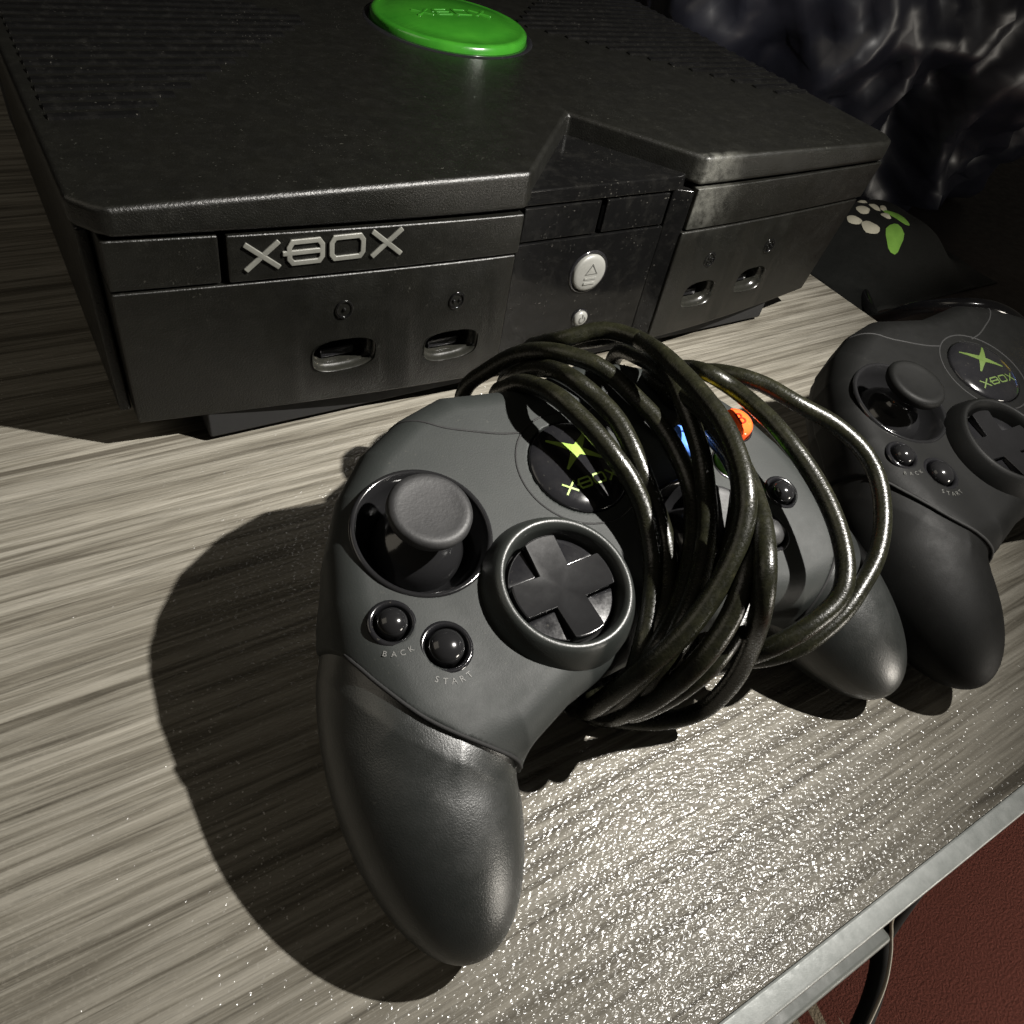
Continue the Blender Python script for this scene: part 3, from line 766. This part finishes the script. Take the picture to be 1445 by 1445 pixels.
# small round buttons with a moulded ring and curved legends
def small_button(c, r, mat, lift=0.0):
    w0 = surf(*c)
    part('button_ring', lathe([(r + 0.24, -0.04), (r + 0.21, 0.02), (r + 0.14, 0.035), (r + 0.09, -0.01), (r + 0.07, -0.12), (r + 0.06, -0.5)], 40, (c[0], c[1], w0)), 'gloss')
    return part('button', lathe([(r, -0.4), (r, 0.04), (r * 0.93, 0.13), (r * 0.75, 0.22), (r * 0.4, 0.29), (0, 0.31)], 40, (c[0], c[1], w0 + lift)), mat)
labs = [('BACK', 0.20), ('START', 0.22), None, None]
for (c, r), mt, lb_ in zip(BTN, ('gloss_clean', 'gloss_clean', 'gloss_clean', 'rubber'), labs):
    small_button(c, r, mt)
    if lb_:
        word, sz = lb_; rad = r + 0.42; a0 = math.radians(-104); st = 0.215 / rad
        parts = []
        for i, ch in enumerate(word):
            a = a0 + (i - (len(word) - 1) / 2) * st
            px, py = c[0] + rad * math.cos(a), c[1] + rad * math.sin(a); ro = a + math.pi / 2
            vf = text_vf(ch, sz, 0.02)
            ww = surf(px, py)
            parts.append(xform(vf, lambda x, y, z, ro=ro, px=px, py=py, ww=ww: (px + x * math.cos(ro) - y * math.sin(ro), py + x * math.sin(ro) + y * math.cos(ro), ww + z - 0.004)))
        part('legend', join(parts), 'trim_gray', False)
# four face buttons with letters
for (a, b), mt, lm, ch in (((0, 1.15), 'yellow', 'dkl', 'Y'), ((1.15, 0), 'red', 'redl', 'B'), ((0, -1.15), 'green', 'dkl', 'A'), ((-1.15, 0), 'blue', 'bluel', 'X')):
    c = (ABX[0] + a, ABX[1] + b); w0 = surf(*c)
    part('button_ring', lathe([(0.66, -0.04), (0.64, 0.03), (0.60, 0.04), (0.575, 0.0), (0.57, -0.5)], 40, (c[0], c[1], w0)), 'gloss')
    bo = part('face_button', lathe([(0.54, -0.4), (0.54, 0.20), (0.51, 0.30), (0.40, 0.37), (0.2, 0.41), (0, 0.42)], 40, (c[0], c[1], w0)), mt, label='%s face button lettered %s' % (mt, ch))
    part('letter', xform(text_vf(ch, 0.62, 0.03), lambda x, y, z, c=c, w0=w0: (c[0] + x, c[1] + y, w0 + 0.385 + 0.03 * (1 - math.hypot(x, y) / 0.4) + z)), lm, False, parent=bo)
# triggers at the back edge
for s in (-1, 1):
    P = []
    prof = [(-0.3, -0.2), (0.45, -0.35), (0.85, -0.9), (0.95, -1.6), (0.75, -2.3), (0.3, -2.5), (-0.3, -2.4)]
    us = np.linspace(-1.15, 1.15, 9); V, F = [], []
    for u in us:
        k = math.sqrt(max(0.15, 1 - (abs(u) / 1.35) ** 3))
        V += [(s * 4.6 + u, 3.1 - 0.38 * abs(s * 4.6 + u - s * 3.6) + a * k, b - 0.5) for a, b in prof]
    n = len(prof)
    F = [(i * n + j, i * n + (j + 1) % n, (i + 1) * n + (j + 1) % n, (i + 1) * n + j) for i in range(8) for j in range(n)] + [tuple(range(n)), tuple(range(8 * n, 9 * n))]
    o = part('trigger', (V, F), 'shell'); fix_normals(o); bevel(o, 0.15, 3, 40)

# ------------------------------------------------- second controller: copy of the thing and of each of its parts
def copy_tree(root, name_label, loc, rot, swap=None):
    r = root.copy(); COL.objects.link(r); r.location = loc; r.rotation_euler = rot; r['label'] = name_label
    def rec(src, dst):
        for ch in [c for c in bpy.data.objects if c.parent == src and c.name in names]:
            c = ch.copy(); COL.objects.link(c); c.parent = dst
            if swap:
                for sl in c.material_slots:
                    if sl.material in swap:
                        m_ = swap[sl.material]; sl.link = 'OBJECT'; sl.material = m_
            rec(ch, c)
    names = {o.name for o in bpy.data.objects}
    rec(root, r); return r
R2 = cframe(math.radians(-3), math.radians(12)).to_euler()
c2 = copy_tree(ctl, 'game controller on the right, its shade put into darker black plastic', Vector((31.0, 9.8, 0.0)) * CM, R2, {M['shell']: M['shell_shade'], M['grip']: M['shell_shade'], M['collar']: M['shell_shade'], M['rubber']: M['shell_shade'], M['green_print']: M['green_shade']})

# ================================================================= CABLE
COIL = {"A":[[12.13,18.65,4.3],[12.53,17.89,5.7],[12.91,16.92,6.9],[13.2,15.76,7.7],[13.85,14.69,7.92],[14.33,13.92,7.76],[14.6,13.11,7.54],[14.81,12.31,7.33],[14.87,11.6,7.13],[14.83,10.85,6.88],[14.68,10.08,6.62],[14.29,9.29,6.41],[13.25,8.04,6.07],[12.07,7.04,5.7],[10.92,6.37,5.22],[10.65,6.36,3.82],[10.82,6.54,2.37],[11.12,7.54,1.2],[11.61,10.17,0.35],[12.01,13.81,0.35],[12.33,16.84,0.35],[12.28,18.7,2.1]],"B":[[14.26,18.22,5.8],[13.96,17.18,6.9],[14.06,16.33,7.6],[14.83,15.93,8.0],[15.32,15.47,8.2],[15.62,14.48,8.41],[15.71,13.66,8.34],[15.66,12.81,8.16],[15.49,12.06,7.96],[15.27,11.14,7.66],[14.98,10.28,7.38],[14.55,9.42,7.04],[13.77,8.3,6.74],[12.69,7.24,6.36],[11.58,6.43,5.84],[10.96,6.1,4.75],[11.05,6.22,3.08],[11.35,7.22,1.2],[12.41,9.82,0.65],[13.38,13.42,0.65],[14.18,16.42,0.65],[14.41,18.27,3.6]],"C":[[15.57,17.74,6.0],[15.61,16.51,7.2],[15.88,15.36,8.0],[15.09,13.22,8.97],[14.94,11.81,9.09],[14.8,10.64,9.08],[14.65,9.72,8.98],[14.36,8.75,8.76],[13.97,7.94,8.5],[13.63,7.41,8.1],[13.1,6.92,7.57],[12.33,6.49,6.86],[11.41,6.2,6.08],[10.54,6.22,4.98],[10.09,6.54,3.47],[10.05,7.02,2.1],[10.35,8.02,1.2],[12.1,10.24,0.95],[13.76,13.45,0.95],[15.14,16.13,0.95],[15.72,17.79,3.8]],"J":[[16.94,16.65,6.2],[16.39,14.98,7.3],[15.68,12.98,8.11],[15.92,11.67,7.95],[15.93,10.61,7.77],[15.59,9.51,7.57],[15.14,8.67,7.24],[14.55,8.0,6.86],[13.76,7.4,6.4],[12.66,6.84,5.95],[11.46,6.36,5.52],[10.59,6.2,4.68],[10.62,6.55,2.87],[10.92,7.55,1.2],[12.92,9.58,1.25],[14.81,12.61,1.25],[16.39,15.13,1.25],[17.09,16.7,4.0]],"K":[[17.2,14.82,5.6],[16.43,13.0,7.01],[16.85,11.91,7.02],[16.73,10.7,6.89],[16.19,9.5,6.67],[15.21,8.41,6.32],[13.98,7.5,6.03],[12.53,6.71,5.71],[11.35,6.2,5.18],[10.9,6.24,3.89],[11.03,6.45,2.54],[11.33,7.45,1.2],[13.28,8.96,0.35],[15.13,11.47,0.35],[16.68,13.57,0.35],[17.35,14.87,3.4]],"M":[[17.02,15.39,6.0],[15.92,13.18,7.56],[15.42,11.41,8.28],[15.23,10.15,8.34],[15.02,9.18,8.18],[14.66,8.24,7.83],[13.93,7.21,7.65],[13.13,6.4,7.33],[12.48,5.86,6.59],[11.66,5.56,5.7],[11.09,5.67,4.43],[10.71,6.06,3.14],[11.01,7.06,1.2],[13.0,8.86,0.65],[14.89,11.66,0.65],[16.47,13.99,0.65],[17.17,15.44,3.8]],"D":[[17.51,15.22,5.6],[16.37,13.21,7.07],[16.13,11.84,7.5],[15.66,10.39,7.81],[15.21,9.18,7.98],[14.68,8.07,7.98],[13.98,7.01,7.99],[13.27,6.05,7.74],[13.15,5.54,6.7],[13.81,5.54,4.7],[14.02,5.54,3.0],[13.8,5.7,1.4],[12.8,6.12,0.8],[11.68,6.81,0.6],[10.92,7.5,0.5],[11.22,8.5,0.3],[13.3,9.82,0.95],[15.28,12.13,0.95],[16.92,14.06,0.95],[17.66,15.27,3.4]],"E":[[18.97,16.37,5.0],[18.47,15.13,6.3],[17.9,13.57,7.4],[18.4,12.59,7.3],[18.43,11.18,7.32],[18.39,9.99,7.2],[18.4,8.8,6.88],[18.19,7.63,6.56],[17.82,6.65,6.25],[17.27,5.83,5.93],[16.66,5.4,5.56],[15.64,5.28,5.13],[14.84,5.42,4.56],[14.48,5.76,3.76],[14.45,6.22,2.68],[14.75,7.22,1.2],[16.2,9.27,1.25],[17.56,12.31,1.25],[18.69,14.85,1.25],[19.12,16.42,2.8]],"F":[[19.67,16.42,4.2],[19.25,15.62,5.4],[19.27,14.69,6.3],[19.44,13.61,6.9],[20.04,12.65,7.0],[20.59,11.51,6.9],[21.48,10.45,6.6],[21.96,9.33,6.2],[21.94,8.34,5.7],[21.31,7.31,5.2],[20.43,6.49,4.7],[19.35,5.96,4.3],[18.27,5.58,3.8],[17.19,5.5,3.2],[16.45,5.74,2.6],[15.86,6.35,1.9],[16.16,7.35,1.1],[17.4,9.37,0.35],[18.54,12.39,0.35],[19.5,14.91,0.35],[19.82,16.47,2.0]],"G":[[12.29,16.91,5.3],[11.95,16.0,6.4],[11.89,15.05,7.3],[11.93,13.65,7.89],[12.22,12.61,7.76],[12.44,11.77,7.53],[12.56,11.19,7.32],[12.72,10.59,7.01],[12.8,9.72,6.43],[12.49,8.63,5.78],[11.62,7.47,5.42],[10.9,6.71,4.91],[10.78,6.5,3.76],[11.08,6.59,2.48],[11.38,7.59,1.2],[11.84,9.69,0.65],[12.2,12.78,0.65],[12.51,15.36,0.65],[12.44,16.96,3.1]],"H":[[13.3,17.95,4.9],[12.96,16.72,6.3],[12.94,15.49,7.3],[12.73,14.1,8.01],[13.09,13.19,7.86],[13.31,12.32,7.63],[13.31,11.35,7.27],[13.28,10.3,6.68],[13.16,9.04,5.94],[12.37,7.77,5.6],[11.47,6.91,5.27],[10.9,6.39,4.43],[11.07,6.42,2.94],[11.37,7.42,1.2],[12.14,9.88,0.95],[12.81,13.34,0.95],[13.37,16.22,0.95],[13.45,18.0,2.7]],"I":[[17.48,14.46,5.8],[16.61,12.77,6.85],[16.66,11.47,6.8],[16.44,10.14,6.74],[15.76,8.78,6.57],[14.8,7.3,6.17],[13.63,6.17,5.77],[12.46,5.59,5.21],[11.67,5.61,4.22],[11.26,5.97,3.01],[11.19,6.44,2.04],[11.49,7.44,1.2],[13.48,8.85,1.25],[15.36,11.25,1.25],[16.94,13.26,1.25],[17.63,14.51,3.6]]}
cab_t = thing('coiled_cable', 'dirty black rubber controller cable wound in many loose loops over the controller', 'cable', (13.5, 10, 0))
for k, pts in COIL.items():  # J and K are unseen strands added under C to block light
    P = catmull(pts, 7, True)
    wob = [rng.normal(0, 1, 3) * 0.0 for _ in P]
    mesh_obj('cable_loop', *tube(P, 0.285, 16, True), M['cable'], cab_t, (13.5, 10, 0), smooth=True)

# ================================================================= BACKGROUND THINGS
# crumpled bin bag on the cabinet: dense ball pushed in and out into folds
from mathutils import noise as mn
def blob(c, rad, seed, amp=0.17, res=6, flat=None):
    bm = bmesh.new(); bmesh.ops.create_icosphere(bm, subdivisions=res, radius=1.0)
    V = []
    for v in bm.verts:
        p = v.co.copy(); q = Vector((p.x * 1.3 + seed, p.y * 1.3, p.z * 0.9))
        f = 1 + amp * (1 - abs(mn.noise(q * 1.3)) * 3.2) * 0.6 + amp * 0.8 * (1 - abs(mn.noise(q * 3.6 + Vector((3, 1, 2)))) * 3.5) * 0.5 + amp * 0.35 * (1 - abs(mn.noise(q * 8.5)) * 3.5) * 0.5
        x, y, z = c[0] + p.x * rad[0] * f, c[1] + p.y * rad[1] * f, c[2] + p.z * rad[2] * f
        if flat is not None: z = max(z, flat + 0.02)
        V.append((x, y, z))
    F = [tuple(v.index for v in f.verts) for f in bm.faces]; bm.free(); return V, F
bag = mesh_obj('bin_bag', *blob((73, 60, 12), (24, 24, 24), 2.0, flat=-6), M['bag'], None, (0, 0, 0), smooth=True)
tag(bag, 'crumpled shiny black plastic bag behind the right side of the console', 'plastic bag')
# spotted cloth: a small folded bundle with printed spots and leaves lying on it
cl0 = (57, 33, -6)
cloth = thing('spotted_cloth', 'dark folded cloth with cream spots and lime leaf shapes beside the console', 'cloth', cl0)
def cloth_h(x, y):
    return -5.9 + 3.6 * math.exp(-(((x - 62) / 6.5) ** 4 + ((y - 36) / 5.0) ** 4)) + 0.35 * mn.noise(Vector((x * 0.35, y * 0.35, 1)))
NX = 44; xs = np.linspace(53.5, 71.5, NX); ys = np.linspace(28.5, 44, NX)
V = [(x, y, cloth_h(x, y)) for y in ys for x in xs]
F = [(j * NX + i, j * NX + i + 1, (j + 1) * NX + i + 1, (j + 1) * NX + i) for j in range(NX - 1) for i in range(NX - 1)]
o = mesh_obj('fabric', V, F, M['cloth'], cloth, cl0, smooth=True)
so = o.modifiers.new('t', 'SOLIDIFY'); so.thickness = 0.002
def patch(name, cx, cy, a, b, rot, mat):
    V = [(0, 0)] + [(a * k * math.cos(t), b * k * math.sin(t) * (1 + 0.15 * math.sin(3 * t + cx))) for k in (0.5, 1.0) for t in np.linspace(0, 2 * math.pi, 14, endpoint=False)]
    ca, sa = math.cos(rot), math.sin(rot)
    W_ = [(cx + x * ca - y * sa, cy + x * sa + y * ca) for x, y in V]
    W_ = [(x, y, cloth_h(x, y) + (0.16 if i < 15 else 0.02)) for i, (x, y) in enumerate(W_)]
    F = [(0, 1 + i, 1 + (i + 1) % 14) for i in range(14)] + [(1 + i, 15 + i, 15 + (i + 1) % 14, 1 + (i + 1) % 14) for i in range(14)]
    o = mesh_obj(name, W_, F, M[mat], cloth, cl0, smooth=True); fix_normals(o)
PATCH = [('spot', 62.06, 38.33, 0.55, 0.4, 0.5, 'spot'), ('spot', 60.39, 36.83, 0.85, 0.55, 0.7, 'spot'), ('spot', 58.53, 36.07, 0.75, 0.5, 1.3, 'spot'), ('spot', 61.96, 36.9, 0.8, 0.4, 1.1, 'spot'), ('spot', 62.74, 36.62, 0.7, 0.3, 0.7, 'spot'), ('spot', 58.9, 34.64, 0.8, 0.65, 1.7, 'spot'), ('spot', 61.34, 35.24, 0.5, 0.4, 1.3, 'spot'), ('leaf', 62.66, 35.09, 1.3, 0.8, 1.7, 'lime'), ('leaf', 60.38, 33.11, 1.4, 0.8, 0.7, 'lime')]

for a in PATCH: patch(*a)
# black cable arching at the far right, white cord and dark strap on the floor
P = catmull([(58, 33.5, -5.7), (54, 28.5, -5.6), (50, 25.5, -3.8), (48.5, 22.5, -0.8), (50.5, 19.5, 0.6), (55, 18, -1.5), (60, 18.5, -5.3), (66, 21, -5.6), (74, 22, -5.6)], 10)
o = mesh_obj('power_cord', *tube(P, 0.42, 14), M['gloss'], None, smooth=True)
tag(o, 'thick black cord arching up beside the right end of the table', 'cord')
P = catmull([(30.5, -12, -39.8), (36, -9.6, -37.5), (40.5, -7.2, -33), (42.6, -5.4, -28), (42.4, -4.6, -24), (43.6, -5.2, -20)], 12)
P = catmull([(14.0, -7.5, -22), (17.5, -6.0, -16), (20.31, -4.66, -14.0), (21.7, -4.12, -13.5), (22.65, -3.6, -13.0), (23.4, -2.93, -12.5), (23.69, -2.4, -12.0), (23.72, -1.87, -11.0), (23.6, -1.3, -8.0), (23.3, -0.9, -4.5), (23, -0.6, -2.25)], 8)
o = mesh_obj('white_cord', *tube(P, 0.075, 10), M['white'], None, smooth=True)
tag(o, 'thin ivory cord hanging in a curve below the front edge of the table', 'cord')
P = catmull([[23.8, -0.3, -2.3], [25.8, -1.1700000000000002, -9], [26.8, -2.37, -16.0], [25.64, -2.79, -16.0], [24.69, -3.45, -16.0], [23.46, -4.06, -16.0], [22.11, -4.54, -16.0], [20.4, -5.05, -16.0]], 8)
o = mesh_obj('black_hose', *tube(P, 0.42, 12), M['groove'], None, smooth=True)
tag(o, 'thick dull black cable hanging behind the ivory cord below the table edge', 'cable')
